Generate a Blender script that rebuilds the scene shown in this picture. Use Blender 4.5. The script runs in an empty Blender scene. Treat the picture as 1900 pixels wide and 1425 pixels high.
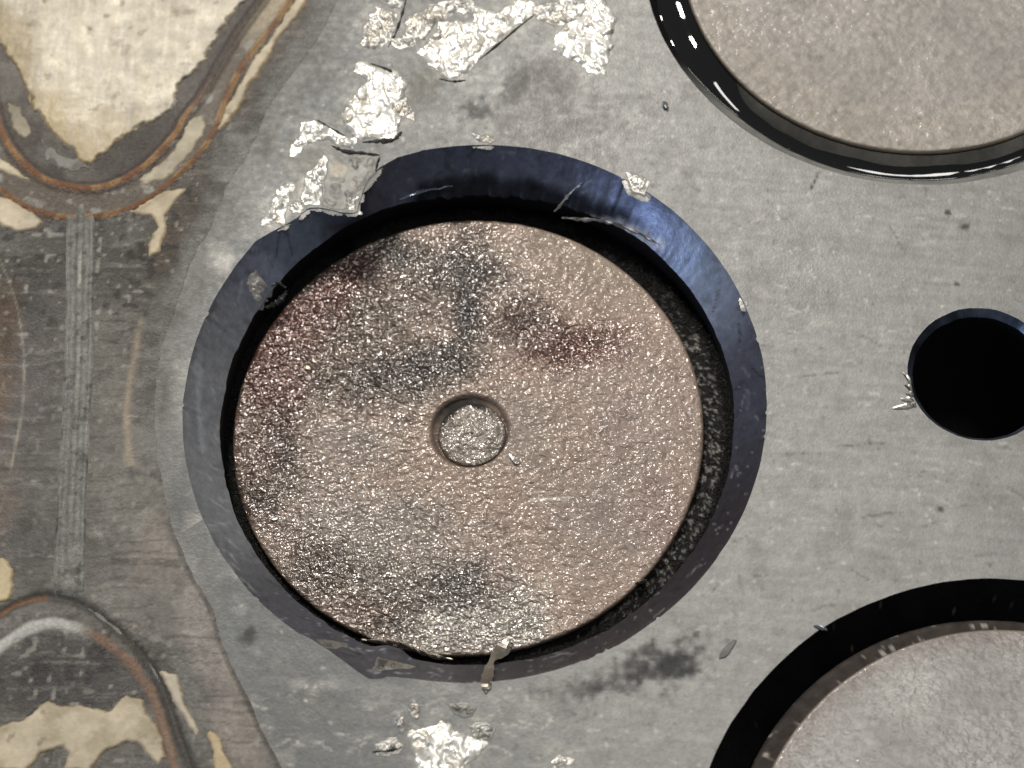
import bpy, math, random
import numpy as np
from mathutils import Vector, Matrix
from mathutils.geometry import delaunay_2d_cdt

# ------------------------------------------------------------------ camera, world, lamps, exposure
S = 0.01                                   # modelling unit (1 cm) in metres
sc = bpy.context.scene
COL = sc.collection
FOV, TILT, AZ = 24.0, math.radians(24.0), math.radians(-82.0)
DIST = 9.5 / math.tan(math.radians(FOV / 2))
_c = np.array([math.sin(TILT) * math.cos(AZ), math.sin(TILT) * math.sin(AZ), math.cos(TILT)]) * DIST
_f = -_c / DIST
_r = np.array([1., 0, 0]) - _f * _f[0]; _r /= np.linalg.norm(_r)
_u = np.cross(_r, _f)
camd = bpy.data.cameras.new('camera'); cam = bpy.data.objects.new('camera', camd); COL.objects.link(cam)
camd.sensor_fit = 'HORIZONTAL'; camd.angle = math.radians(FOV)
camd.clip_start = 0.01; camd.clip_end = 50
m = Matrix(((_r[0], _u[0], -_f[0], _c[0] * S), (_r[1], _u[1], -_f[1], _c[1] * S), (_r[2], _u[2], -_f[2], _c[2] * S), (0, 0, 0, 1)))
cam.matrix_world = m
sc.camera = cam
camd.dof.use_dof = True; camd.dof.focus_distance = DIST * S; camd.dof.aperture_fstop = 18

w = bpy.data.worlds.new('World'); sc.world = w; w.use_nodes = True
bg = w.node_tree.nodes['Background']; bg.inputs[0].default_value = (0.75, 0.78, 0.82, 1); bg.inputs[1].default_value = 0.09

def area(name, loc, target, size, sizey, power, color):
    l = bpy.data.lights.new(name, 'AREA'); l.shape = 'RECTANGLE'; l.size = size; l.size_y = sizey
    l.energy = power; l.color = color
    o = bpy.data.objects.new(name, l); COL.objects.link(o)
    o.location = loc
    o.rotation_euler = (Vector(target) - Vector(loc)).to_track_quat('-Z', 'Y').to_euler()
    return o
area('work_lamp', (-0.24, 0.66, 0.95), (0.0, 0.0, 0.0), 0.20, 0.15, 9.2, (1.0, 0.95, 0.87))
area('ceiling_lamp', (0.25, 0.15, 1.3), (0.02, 0, 0), 0.5, 0.3, 3.4, (1.0, 0.97, 0.92))
area('window_light', (-0.68, -0.43, 0.12), (0.0, 0.0, 0.0), 0.24, 0.16, 1.05, (0.55, 0.70, 1.0))

sc.view_settings.view_transform = 'Standard'
sc.view_settings.look = 'None'
sc.view_settings.exposure = 0.2
sc.view_settings.gamma = 1

# ------------------------------------------------------------------ helpers
rng = np.random.default_rng(7)
random.seed(7)
_T = [np.random.default_rng(100 + i).random((256, 256)) for i in range(8)]

def P(pts, z=0.0):
    """photo pixel -> point on the level plane at height z (modelling units)"""
    p = np.atleast_2d(np.array(pts, float))
    k = math.tan(math.radians(FOV / 2)) / 950.0
    d = _f + ((p[:, 0] - 950) * k)[:, None] * _r - ((p[:, 1] - 712.5) * k)[:, None] * _u
    s = (z - _c[2]) / d[:, 2]
    return (_c + d * s[:, None])[:, :2]

def vn(x, y, seed=0):
    t = _T[seed % 8]; x = np.asarray(x) + 37.3 * seed; y = np.asarray(y) - 51.7 * seed
    xi = np.floor(x).astype(int); yi = np.floor(y).astype(int)
    fx = x - xi; fy = y - yi
    fx = fx * fx * fx * (fx * (fx * 6 - 15) + 10); fy = fy * fy * fy * (fy * (fy * 6 - 15) + 10)
    a = t[xi & 255, yi & 255]; b = t[(xi + 1) & 255, yi & 255]; c = t[xi & 255, (yi + 1) & 255]; d = t[(xi + 1) & 255, (yi + 1) & 255]
    return (a + (b - a) * fx) * (1 - fy) + (c + (d - c) * fx) * fy

def fbm(x, y, seed=0, oct=4, gain=0.5):
    s = 0; a = 1; n = 0
    ca, sa = math.cos(0.6), math.sin(0.6)
    for i in range(oct):
        s = s + a * vn(x, y, seed + i); n += a; a *= gain
        x, y = (x * ca - y * sa) * 2.03, (x * sa + y * ca) * 2.03
    return s / n

def ss(a, b, x):
    t = np.clip((x - a) / (b - a), 0, 1); return t * t * (3 - 2 * t)

def dline(x, y, poly, closed=False):
    """distance to a polyline, and position along it 0..1"""
    poly = np.asarray(poly); n = len(poly)
    best = np.full(x.shape, 1e9); along = np.zeros(x.shape)
    m = n if closed else n - 1
    for i in range(m):
        a = poly[i]; b = poly[(i + 1) % n]; ab = b - a; L = max((ab ** 2).sum(), 1e-12)
        t = np.clip(((x - a[0]) * ab[0] + (y - a[1]) * ab[1]) / L, 0, 1)
        d = np.hypot(x - a[0] - t * ab[0], y - a[1] - t * ab[1])
        k = d < best
        best = np.where(k, d, best); along = np.where(k, (i + t) / m, along)
    return best, along

def sdf(x, y, poly):
    """signed distance to a polygon, positive inside"""
    poly = np.asarray(poly); n = len(poly); ins = np.zeros(x.shape, bool)
    for i in range(n):
        a = poly[i]; b = poly[(i + 1) % n]
        if a[1] == b[1]: continue
        c = ((a[1] > y) != (b[1] > y)) & (x < (b[0] - a[0]) * (y - a[1]) / (b[1] - a[1]) + a[0])
        ins ^= c
    d, _ = dline(x, y, poly, True)
    return np.where(ins, d, -d)

def spline(pts, n=8):
    """Catmull-Rom through points"""
    p = np.asarray(pts, float); p = np.vstack([2 * p[0] - p[1], p, 2 * p[-1] - p[-2]]); out = []
    for i in range(1, len(p) - 2):
        for t in np.linspace(0, 1, n, endpoint=False):
            a, b, c, d = p[i - 1], p[i], p[i + 1], p[i + 2]
            out.append(0.5 * ((2 * b) + (c - a) * t + (2 * a - 5 * b + 4 * c - d) * t * t + (3 * b - a - 3 * c + d) * t ** 3))
    out.append(p[-2]); return np.array(out)

def mix(C, col, m):
    return C * (1 - m[:, None]) + np.asarray(col)[None, :3] * m[:, None] if np.ndim(col) == 1 else C * (1 - m[:, None]) + col * m[:, None]

def link(name, V, F, mat, parent=None, col=None, aux=None, smooth=True):
    V = np.asarray(V, float) * S
    me = bpy.data.meshes.new(name)
    if isinstance(F, np.ndarray):
        k = F.shape[1]
        me.vertices.add(len(V)); me.vertices.foreach_set('co', V.astype(np.float32).ravel())
        me.loops.add(F.size); me.loops.foreach_set('vertex_index', F.astype(np.int32).ravel())
        me.polygons.add(len(F)); me.polygons.foreach_set('loop_start', np.arange(0, F.size, k, dtype=np.int32))
        me.update(calc_edges=True); me.validate()
    else:
        me.from_pydata([tuple(v) for v in V], [], F); me.update()
    me.polygons.foreach_set('use_smooth', np.full(len(me.polygons), smooth))
    n = len(me.vertices)
    if col is not None:
        a = me.color_attributes.new('Col', 'FLOAT_COLOR', 'POINT')
        c = np.ones((n, 4), np.float32); c[:, :3] = np.broadcast_to(col, (n, 3)); a.data.foreach_set('color', c.ravel())
    if aux is not None:                     # R roughness, G metallic, B relief strength
        a = me.color_attributes.new('Aux', 'FLOAT_COLOR', 'POINT')
        c = np.ones((n, 4), np.float32); c[:, :3] = np.broadcast_to(aux, (n, 3)); a.data.foreach_set('color', c.ravel())
    me.materials.append(mat)
    o = bpy.data.objects.new(name, me); COL.objects.link(o)
    if parent is not None: o.parent = parent
    return o

def thing(name, label, cat, loc=None, group=None):
    o = bpy.data.objects.new(name, None); COL.objects.link(o); o.empty_display_size = 0.005
    o['label'] = label; o['category'] = cat
    if group: o['group'] = group
    return o

def tag(o, label, cat, group=None):
    o['label'] = label; o['category'] = cat
    if group: o['group'] = group
    return o

def grid(x0, x1, y0, y1, h):
    nx = int((x1 - x0) / h) + 1; ny = int((y1 - y0) / h) + 1
    X, Y = np.meshgrid(np.linspace(x0, x1, nx), np.linspace(y0, y1, ny))
    idx = np.arange(nx * ny).reshape(ny, nx)
    F = np.stack([idx[:-1, :-1], idx[:-1, 1:], idx[1:, 1:], idx[1:, :-1]], -1).reshape(-1, 4)
    return X.ravel(), Y.ravel(), F

def keep(F, mask, arrs):
    """drop quads whose corners all fail mask and the vertices nobody uses"""
    F = F[mask[F].any(1)]; used = np.zeros(len(mask), bool); used[F.ravel()] = True
    new = np.cumsum(used) - 1
    return new[F], [a[used] for a in arrs]

def material(name, scale=8.0, fine=0.35, bump=0.3, bdist=0.05, glints=None, vary=0.25, stretch=None, spec=0.5, worm=None):
    m = bpy.data.materials.new(name); m.use_nodes = True; nt = m.node_tree; N = nt.nodes; L = nt.links
    b = N['Principled BSDF']; b.inputs['Specular IOR Level'].default_value = spec
    co = N.new('ShaderNodeTexCoord'); mp = N.new('ShaderNodeMapping'); mp.inputs['Scale'].default_value = (1 / S,) * 3
    if stretch: mp.inputs['Scale'].default_value = (stretch[0] / S, stretch[1] / S, 1 / S)
    L.new(co.outputs['Object'], mp.inputs[0])
    ac = N.new('ShaderNodeAttribute'); ac.attribute_name = 'Col'
    ax = N.new('ShaderNodeAttribute'); ax.attribute_name = 'Aux'
    sp = N.new('ShaderNodeSeparateColor'); L.new(ax.outputs['Color'], sp.inputs[0])
    n1 = N.new('ShaderNodeTexNoise'); n1.inputs['Scale'].default_value = scale; n1.inputs['Detail'].default_value = 5; n1.inputs['Roughness'].default_value = 0.7
    L.new(mp.outputs[0], n1.inputs[0])
    mr = N.new('ShaderNodeMapRange'); mr.inputs[1].default_value = 0.25; mr.inputs[2].default_value = 0.75; mr.inputs[3].default_value = 1 - vary; mr.inputs[4].default_value = 1 + vary
    L.new(n1.outputs[0], mr.inputs[0])
    mu = N.new('ShaderNodeVectorMath'); mu.operation = 'SCALE'; L.new(ac.outputs['Color'], mu.inputs[0]); L.new(mr.outputs[0], mu.inputs['Scale'])
    L.new(mu.outputs[0], b.inputs['Base Color'])
    L.new(sp.outputs[1], b.inputs['Metallic'])
    n2 = N.new('ShaderNodeTexNoise'); n2.inputs['Scale'].default_value = scale * 0.6; n2.inputs['Detail'].default_value = 3
    L.new(mp.outputs[0], n2.inputs[0])
    ra = N.new('ShaderNodeMath'); ra.operation = 'MULTIPLY_ADD'; ra.inputs[1].default_value = 0.3; 
    rs = N.new('ShaderNodeMath'); rs.operation = 'SUBTRACT'; rs.inputs[1].default_value = 0.15; L.new(sp.outputs[0], rs.inputs[0])
    L.new(n2.outputs[0], ra.inputs[0]); L.new(rs.outputs[0], ra.inputs[2]); ra.use_clamp = True
    L.new(ra.outputs[0], b.inputs['Roughness'])
    n3 = N.new('ShaderNodeTexNoise'); n3.inputs['Scale'].default_value = worm[0] if worm else scale * 1.6
    n3.inputs['Detail'].default_value = worm[1] if worm else 4; n3.inputs['Roughness'].default_value = 0.55
    n3.inputs['Distortion'].default_value = worm[2] if worm else 0.2
    L.new(mp.outputs[0], n3.inputs[0])
    bs = N.new('ShaderNodeMath'); bs.operation = 'MULTIPLY'; bs.inputs[1].default_value = bump; L.new(sp.outputs[2], bs.inputs[0])
    bp = N.new('ShaderNodeBump'); bp.inputs['Distance'].default_value = bdist * S
    L.new(bs.outputs[0], bp.inputs['Strength']); L.new(n3.outputs[0], bp.inputs['Height']); L.new(bp.outputs[0], b.inputs['Normal'])
    return m

def plain(name, col, rough, metal, coat=0.0):
    m = bpy.data.materials.new(name); m.use_nodes = True; b = m.node_tree.nodes['Principled BSDF']
    N = m.node_tree.nodes; L = m.node_tree.links
    n = N.new('ShaderNodeTexNoise'); n.inputs['Scale'].default_value = 9 / S; n.inputs['Detail'].default_value = 4
    co = N.new('ShaderNodeTexCoord'); L.new(co.outputs['Object'], n.inputs[0])
    r = N.new('ShaderNodeMapRange'); r.inputs[3].default_value = max(rough - 0.08, 0.01); r.inputs[4].default_value = rough + 0.08; L.new(n.outputs[0], r.inputs[0]); L.new(r.outputs[0], b.inputs['Roughness'])
    cr = N.new('ShaderNodeMix'); cr.data_type = 'RGBA'; cr.inputs[6].default_value = (*[c * 0.7 for c in col], 1); cr.inputs[7].default_value = (*[min(c * 1.3, 1) for c in col], 1)
    L.new(n.outputs[0], cr.inputs[0]); L.new(cr.outputs[2], b.inputs['Base Color'])
    b.inputs['Metallic'].default_value = metal; b.inputs['Coat Weight'].default_value = coat
    return m

M_PLATE = material('machined_grey_metal', spec=0.3, scale=11, bump=0.22, bdist=0.03, vary=0.16)
M_GASKET = material('stained_steel', spec=0.3, scale=11, bump=0.5, bdist=0.04, vary=0.28)
M_RESIDUE = material('cream_sealant', scale=7, bump=0.3, bdist=0.03, vary=0.10)
M_DISC = material('cast_disc_face', spec=0.15, scale=9, bump=0.8, bdist=0.085, vary=0.15, worm=(15.5, 0.8, 0.5), stretch=(.78, 1.0))
_nt = M_DISC.node_tree; _b = _nt.nodes['Principled BSDF']; _sp = [n for n in _nt.nodes if n.type == 'SEPARATE_COLOR'][0]
_mr = _nt.nodes.new('ShaderNodeMapRange'); _mr.inputs[1].default_value = .15; _mr.inputs[2].default_value = .45; _nt.links.new(_sp.outputs[1], _mr.inputs[0])
_nt.links.new(_mr.outputs[0], _b.inputs['Coat Weight']); _b.inputs['Coat Roughness'].default_value = .11; _b.inputs['Coat IOR'].default_value = 1.7
_nt.links.new([n for n in _nt.nodes if n.type == 'BUMP'][0].outputs[0], _b.inputs['Coat Normal'])
M_CHAMFER = material('chamfer_steel', scale=6, bump=0.25, bdist=0.02, vary=0.25)
M_CHAMFER.node_tree.nodes['Principled BSDF'].inputs['Specular IOR Level'].default_value = .04
M_CHAMFER.node_tree.nodes['Principled BSDF'].inputs['Specular Tint'].default_value = (.22, .22, .22, 1)
M_TORN = material('torn_bright_metal', scale=8, bump=0.15, bdist=0.03, vary=0.10)
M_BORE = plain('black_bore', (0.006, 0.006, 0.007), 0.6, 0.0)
M_GRIT = material('black_grit', scale=14, bump=1.0, bdist=0.10, vary=0.5)
M_OIL = bpy.data.materials.new('black_oil'); M_OIL.use_nodes = True
_b = M_OIL.node_tree.nodes['Principled BSDF']; _b.inputs['Base Color'].default_value = (0.006, 0.006, 0.006, 1); _b.inputs['Roughness'].default_value = 0.03; _b.inputs['IOR'].default_value = 2.0

# ------------------------------------------------------------------ the bores of the plate
RO, RI = 5.415, 4.84
HOLE = {'mid': np.array([-0.711, -0.338]), 'ur': np.array([7.811, 9.561]), 'lr': np.array([8.636, -9.184])}
SMALL = np.array([8.63, 0.212]); RS = 1.337
NT = 720
TH = np.linspace(0, 2 * np.pi, NT, endpoint=False)

def wrapn(th, freq, seed):
    return fbm(np.cos(th) * freq + 50, np.sin(th) * freq + 50, seed, 3) - 0.5

# outline of the middle bore: nicks traced at their angles on the plate
def rim_mid():
    r = RO + 0.02 * wrapn(TH, 9, 1) + 0.015 * wrapn(TH, 40, 3) - 0.03 * ss(.74, .80, wrapn(TH, 40, 6) + .5)
    tr = spline(P([(458, 459), (490, 438), (522, 421), (552, 403), (572, 387), (600, 386), (635, 394), (660, 394), (666, 378), (672, 360), (677, 345), (690, 326), (703, 312), (722, 300), (745, 290), (775, 281), (808, 274)]), 4) - HOLE['mid']
    ta = np.arctan2(tr[:, 1], tr[:, 0]); rr = np.hypot(tr[:, 0], tr[:, 1]); o = np.argsort(ta); ta, rr = ta[o], rr[o]
    thw = (TH + np.pi) % (2 * np.pi) - np.pi
    k = (thw > ta[0]) & (thw < ta[-1]); bl = ss(ta[0], ta[0] + .05, thw[k]) * ss(ta[-1], ta[-1] - .07, thw[k]); r[k] = r[k] * (1 - bl) + bl * (np.interp(thw[k], ta, rr) + 0.03 * wrapn(TH[k], 60, 2))
    tr = P([(553, 1173), (580, 1187), (609, 1206), (640, 1228), (665, 1247), (686, 1260), (705, 1259), (720, 1255), (734, 1256), (770, 1260)]) - HOLE['mid']
    ta = np.arctan2(tr[:, 1], tr[:, 0]); rr = np.hypot(tr[:, 0], tr[:, 1]); o = np.argsort(ta); ta, rr = ta[o], rr[o]
    k = (thw > ta[0]) & (thw < ta[-1]); bl = ss(ta[0], ta[0] + .03, thw[k]) * ss(ta[-1], ta[-1] - .03, thw[k]); r[k] = r[k] * (1 - bl) + bl * np.interp(thw[k], ta, rr)
    return r
R_MID = rim_mid()
R_UR = RO + 0.03 * wrapn(TH, 8, 4)
R_LR = RO + 0.03 * wrapn(TH, 8, 5) + 0.02 * wrapn(TH, 40, 6)
R_SM = RS + 0.02 * wrapn(TH, 6, 2)

def ringpts(c, r): return np.c_[c[0] + r * np.cos(TH), c[1] + r * np.sin(TH)]

def plate_z(x, y):
    return 0.018 * (fbm(x * 0.5, y * 0.5, 2, 3) - 0.5) + 0.012 * (fbm(x * 4, y * 4, 5, 3) - 0.5)

# edge of the grey plate's clean zone = edge of the stained gasket (from top to bottom)
EDGE = spline(P([(655, -60), (626, 0), (575, 92), (531, 147), (494, 206), (453, 291), (416, 354), (387, 424), (354, 487), (328, 560), (300, 640), (286, 745), (289, 837), (304, 911), (318, 975), (350, 1055), (391, 1128), (416, 1206), (450, 1276), (483, 1350), (520, 1425), (550, 1490)]), 6)

def edge_side(x, y):
    """positive to the right of EDGE (clean plate side)"""
    poly = np.vstack([EDGE, [[14, -30], [14, 30]]])
    return sdf(x, y, poly)

plate = thing('metal_plate', 'grey machined metal plate with large round bores and torn bright gouges', 'metal plate')

def edge_grime(x, y, C, aux, e):
    up = 1 - ss(.5, -3.5, y)
    G = np.tile(np.array([.150, .148, .140]), (len(x), 1)) * (.6 + .8 * fbm(x * 1.5, y * 1.5, 4, 4))[:, None] * (.8 + .4 * fbm(x * 1.2, y * 14, 2, 3))[:, None]
    G = mix(G, [.05, .045, .04], ss(.5, .7, fbm(x * 1.1, y * 1.6, 6, 5)) * .75)
    k = up * ss(.60, .12, np.abs(e + .5 * (fbm(x * 1.5, y * 1.5, 0, 4) - .5)))
    k = np.maximum(k, up * ss(.2, .08, np.abs(e)))
    return mix(C, G, k), mix(aux, [.5, .2, 1.], k)

def build_plate():
    hx = 0.05
    X0, X1, Y0, Y1 = -4.9, 11.2, -7.6, 9.2
    gx, gy, _ = grid(X0, X1, Y0, Y1, hx)
    gx = gx + (rng.random(len(gx)) - .5) * hx * .5; gy = gy + (rng.random(len(gy)) - .5) * hx * .5
    cx, cy, _ = grid(-15, 16, -16, 17, 0.5)
    k = ~((cx > X0 - .1) & (cx < X1 + .1) & (cy > Y0 - .1) & (cy < Y1 + .1)); cx, cy = cx[k], cy[k]
    x = np.r_[gx, cx]; y = np.r_[gy, cy]
    ok = np.ones(len(x), bool)
    loops = []
    for c, R in ((HOLE['mid'], R_MID), (HOLE['ur'], R_UR), (HOLE['lr'], R_LR), (SMALL, R_SM)):
        d = np.hypot(x - c[0], y - c[1]); th = np.arctan2(y - c[1], x - c[0]) % (2 * np.pi)
        ok &= d > np.interp(th, np.r_[TH, 2 * np.pi], np.r_[R, R[0]]) + 0.03
        loops.append(ringpts(c, R))
    ok &= edge_side(x, y) > -0.6
    x, y = x[ok], y[ok]
    # plate's left underside strip continues under the gasket as coarse points
    ux, uy, _ = grid(-15, -2, -16, 17, 0.6); kk = (edge_side(ux, uy) < -0.9); ux, uy = ux[kk], uy[kk]
    x = np.r_[x, ux]; y = np.r_[y, uy]
    V = [Vector((a, b)) for a, b in zip(x, y)]; E = []
    n = len(V)
    for lp in loops:
        for p in lp: V.append(Vector((p[0], p[1])))
        E += [(n + i, n + (i + 1) % NT) for i in range(NT)]; n += NT
    vs, es, fs, *_ = delaunay_2d_cdt(V, E, [], 0, 1e-6)
    v = np.array([(a.x, a.y) for a in vs]); F = np.array([f for f in fs if len(f) == 3])
    cen = v[F].mean(1); bad = np.zeros(len(F), bool)
    for c, R in ((HOLE['mid'], R_MID), (HOLE['ur'], R_UR), (HOLE['lr'], R_LR), (SMALL, R_SM)):
        d = np.hypot(cen[:, 0] - c[0], cen[:, 1] - c[1]); th = np.arctan2(cen[:, 1] - c[1], cen[:, 0] - c[0]) % (2 * np.pi)
        bad |= d < np.interp(th, np.r_[TH, 2 * np.pi], np.r_[R, R[0]]) - 0.004
    F = F[~bad]
    x, y = v[:, 0], v[:, 1]
    z = plate_z(x, y)
    # rounded lip at every rim
    for c, R in ((HOLE['mid'], R_MID), (HOLE['ur'], R_UR), (HOLE['lr'], R_LR), (SMALL, R_SM)):
        d = np.hypot(x - c[0], y - c[1]) - R.mean(); z = z * ss(0.0, 0.25, np.abs(d))
        
    # ---- colour: bare grey metal, grime and soot where the photo shows it
    C = np.tile(np.array([0.295, 0.293, 0.284]), (len(x), 1))
    es_ = edge_side(x, y)
    C = mix(C, [0.135, 0.140, 0.139], ss(6.2, 0.2, es_ + 1.2 * (fbm(x, y, 1, 4) - .5)) * 0.9)
    big = fbm(x * 0.6, y * 0.6, 3, 4); C *= (0.90 + 0.20 * big)[:, None]
    blot = fbm(x * 2.5, y * 2.5, 6, 4); C = mix(C, [0.17, 0.165, 0.155], ss(0.55, 0.75, blot) * 0.30)
    C = mix(C, [0.42, 0.41, 0.38], ss(0.6, 0.8, fbm(x * 3, y * 3, 1, 4)) * 0.25)
    spk = vn(x * 11, y * 11, 4); C = mix(C, [0.09, 0.085, 0.08], ss(0.92, 0.99, spk) * 0.45)
    spk = vn(x * 12, y * 12, 7); C = mix(C, [0.62, 0.6, 0.55], ss(0.92, 0.99, spk) * 0.5)
    C *= (.85 + .3 * fbm(x * 1.0 + .15 * y, y * 11 + x, 2, 3))[:, None]
    C = mix(C, [.15, .145, .135], ss(.58, .75, fbm(x * 1.1, y * 1.1, 0, 5)) * ss(5.0, 7.0, y) * .6)
    for gp, gr in (((700, 190), .75), ((590, 250), .5), ((585, 330), .5), ((520, 380), .55), ((850, 90), .9), ((950, 30), .7), ((1095, 75), .85), ((705, 55), .6), ((830, 1395), .85), ((1040, 1410), .35)):
        g0 = P([gp])[0]; dd = np.hypot(x - g0[0], y - g0[1]) / gr + .9 * (fbm(x * 3, y * 3, 5, 4) - .5)
        C = mix(C, [.42, .405, .37], ss(1.25, .3, dd) * (.25 + .6 * ss(.45, .65, fbm(x * 6, y * 6, 3, 3))) * .75)
    def smudge(px, rx, ry, ang, col, st, seed):
        nonlocal C
        c = P([px])[0]; a = math.radians(ang); dx, dy = x - c[0], y - c[1]
        u = (dx * math.cos(a) + dy * math.sin(a)) / rx; v_ = (-dx * math.sin(a) + dy * math.cos(a)) / ry
        d = np.hypot(u, v_) + 0.9 * (fbm(x * 3, y * 3, seed, 4) - 0.5) + .9 * (fbm(x * 9, y * 9, seed + 1, 2) - .5)
        C = mix(C, col, ss(1.0, 0.15, d) * st)
    soot = [0.035, 0.033, 0.032]
    smudge((1220, 1240), 1.3, 0.6, 18, soot, 0.92, 1); smudge((1240, 1235), .6, 0.3, 10, [.02, .02, .02], 0.8, 3); smudge((1090, 1275), 1.3, 0.30, 8, soot, 0.6, 2)
    smudge((960, 160), 0.35, 0.9, -25, soot, 0.55, 3); smudge((890, 205), 0.5, 0.35, 20, soot, 0.75, 4)
    smudge((1000, 250), 2.4, 0.9, 8, [0.12, 0.115, 0.11], 0.6, 5); smudge((1020, 130), .8, 1.2, -20, [0.12, 0.115, 0.11], 0.55, 1); smudge((560, 120), 1.0, 1.6, -30, [0.11, 0.11, 0.105], 0.6, 4); smudge((780, 160), 0.5, 0.9, 0, [0.13, 0.12, 0.1], 0.5, 6)
    smudge((470, 180), 0.45, 1.6, -32, [0.09, 0.09, 0.09], 0.7, 0); smudge((620, 40), 0.6, 1.2, -30, [0.14, 0.14, 0.14], 0.6, 2)
    smudge((575, 300), 0.8, 0.7, 0, [0.17, 0.155, 0.13], 0.6, 3)
    smudge((455, 1180), 0.25, 0.22, 0, soot, 0.8, 5); smudge((420, 1080), 0.25, 0.15, 0, soot, 0.55, 1); smudge((330, 950), .2, .2, 0, soot, .4, 7)
    smudge((1760, 395), 0.1, 0.08, 0, soot, 0.9, 0); smudge((1790, 420), 0.16, 0.08, 10, soot, 0.9, 0); smudge((1745, 945), 0.09, 0.09, 0, soot, 0.9, 0); smudge((1775, 528), .1, .07, 0, soot, .9, 0)
    smudge((430, 1250), 0.5, 1.6, 20, [0.17, 0.18, 0.185], 0.7, 2)
    smudge((720, 1250), 0.8, 0.3, -20, [0.14, 0.14, 0.14], 0.5, 2)
    smudge((330, 700), .35, 2.2, 0, [0.30, 0.30, 0.28], 0.7, 3)
    d, t = dline(x, y, P([(1505, 352), (1512, 335), (1520, 318)])); C = mix(C, soot, ss(0.035, 0.0, d) * 0.9)
    for a, b in (((1420, 845), (1500, 842)), ((1560, 828), (1640, 822)), ((1330, 1085), (1318, 1105)), ((1600, 960), (1660, 950)), ((1480, 700), (1560, 690)), ((1650, 420), (1680, 470))):
        d, t = dline(x, y, P([a, b])); C = mix(C, [0.08, .08, .075], ss(0.03, 0.0, d) * 0.6)
    for i in range(150):
        a = np.array([rng.uniform(1250, 1880), rng.uniform(330, 1250)]) if i < 100 else np.array([rng.uniform(450, 1100), rng.uniform(1280, 1420)])
        l = rng.uniform(8, 45); an = rng.uniform(-0.6, 0.6); b = a + l * np.array([math.cos(an), math.sin(an)])
        q = P([a, b]); k = (np.abs(x - q[0, 0]) < .7) & (np.abs(y - q[0, 1]) < .7)
        d, t = dline(x[k], y[k], q); C[k] = mix(C[k], [0.5, .49, .45] if i % 3 else [0.1, .1, .1], ss(0.035, 0.0, d) * 0.5)
    aux = np.zeros((len(x), 3)); aux[:, 0] = 0.50 + 0.16 * (big - .5); aux[:, 1] = 0.25; aux[:, 2] = 1.0
    dark = ss(0.16, 0.05, C.mean(1)); aux[:, 1] *= 1 - dark * .8
    C, aux = edge_grime(x, y, C, aux, es_)
    V3 = np.c_[x, y, z]
    return link('plate_face', V3, F, M_PLATE, plate, C, aux)
build_plate()

def ring(name, c, prof, mat, parent, colf=None, auxf=None, nz=None, smooth=True):
    """polar sheet: prof is a list of (radius array or number, z number or array)"""
    V = []; nr = len(prof)
    for r, z in prof:
        r = np.broadcast_to(r, (NT,)); z = np.broadcast_to(z, (NT,))
        V.append(np.c_[c[0] + r * np.cos(TH), c[1] + r * np.sin(TH), z])
    V = np.array(V).reshape(-1, 3)
    i = np.arange(NT); j = (i + 1) % NT; F = []
    for k in range(nr - 1):
        F.append(np.stack([k * NT + i, (k + 1) * NT + i, (k + 1) * NT + j, k * NT + j], 1))
    F = np.concatenate(F)
    if nz is not None: V = nz(V)
    col = colf(V) if colf else None; aux = auxf(V) if auxf else None
    return link(name, V, F[:, ::-1] if False else F, mat, parent, col, aux, smooth)

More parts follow.
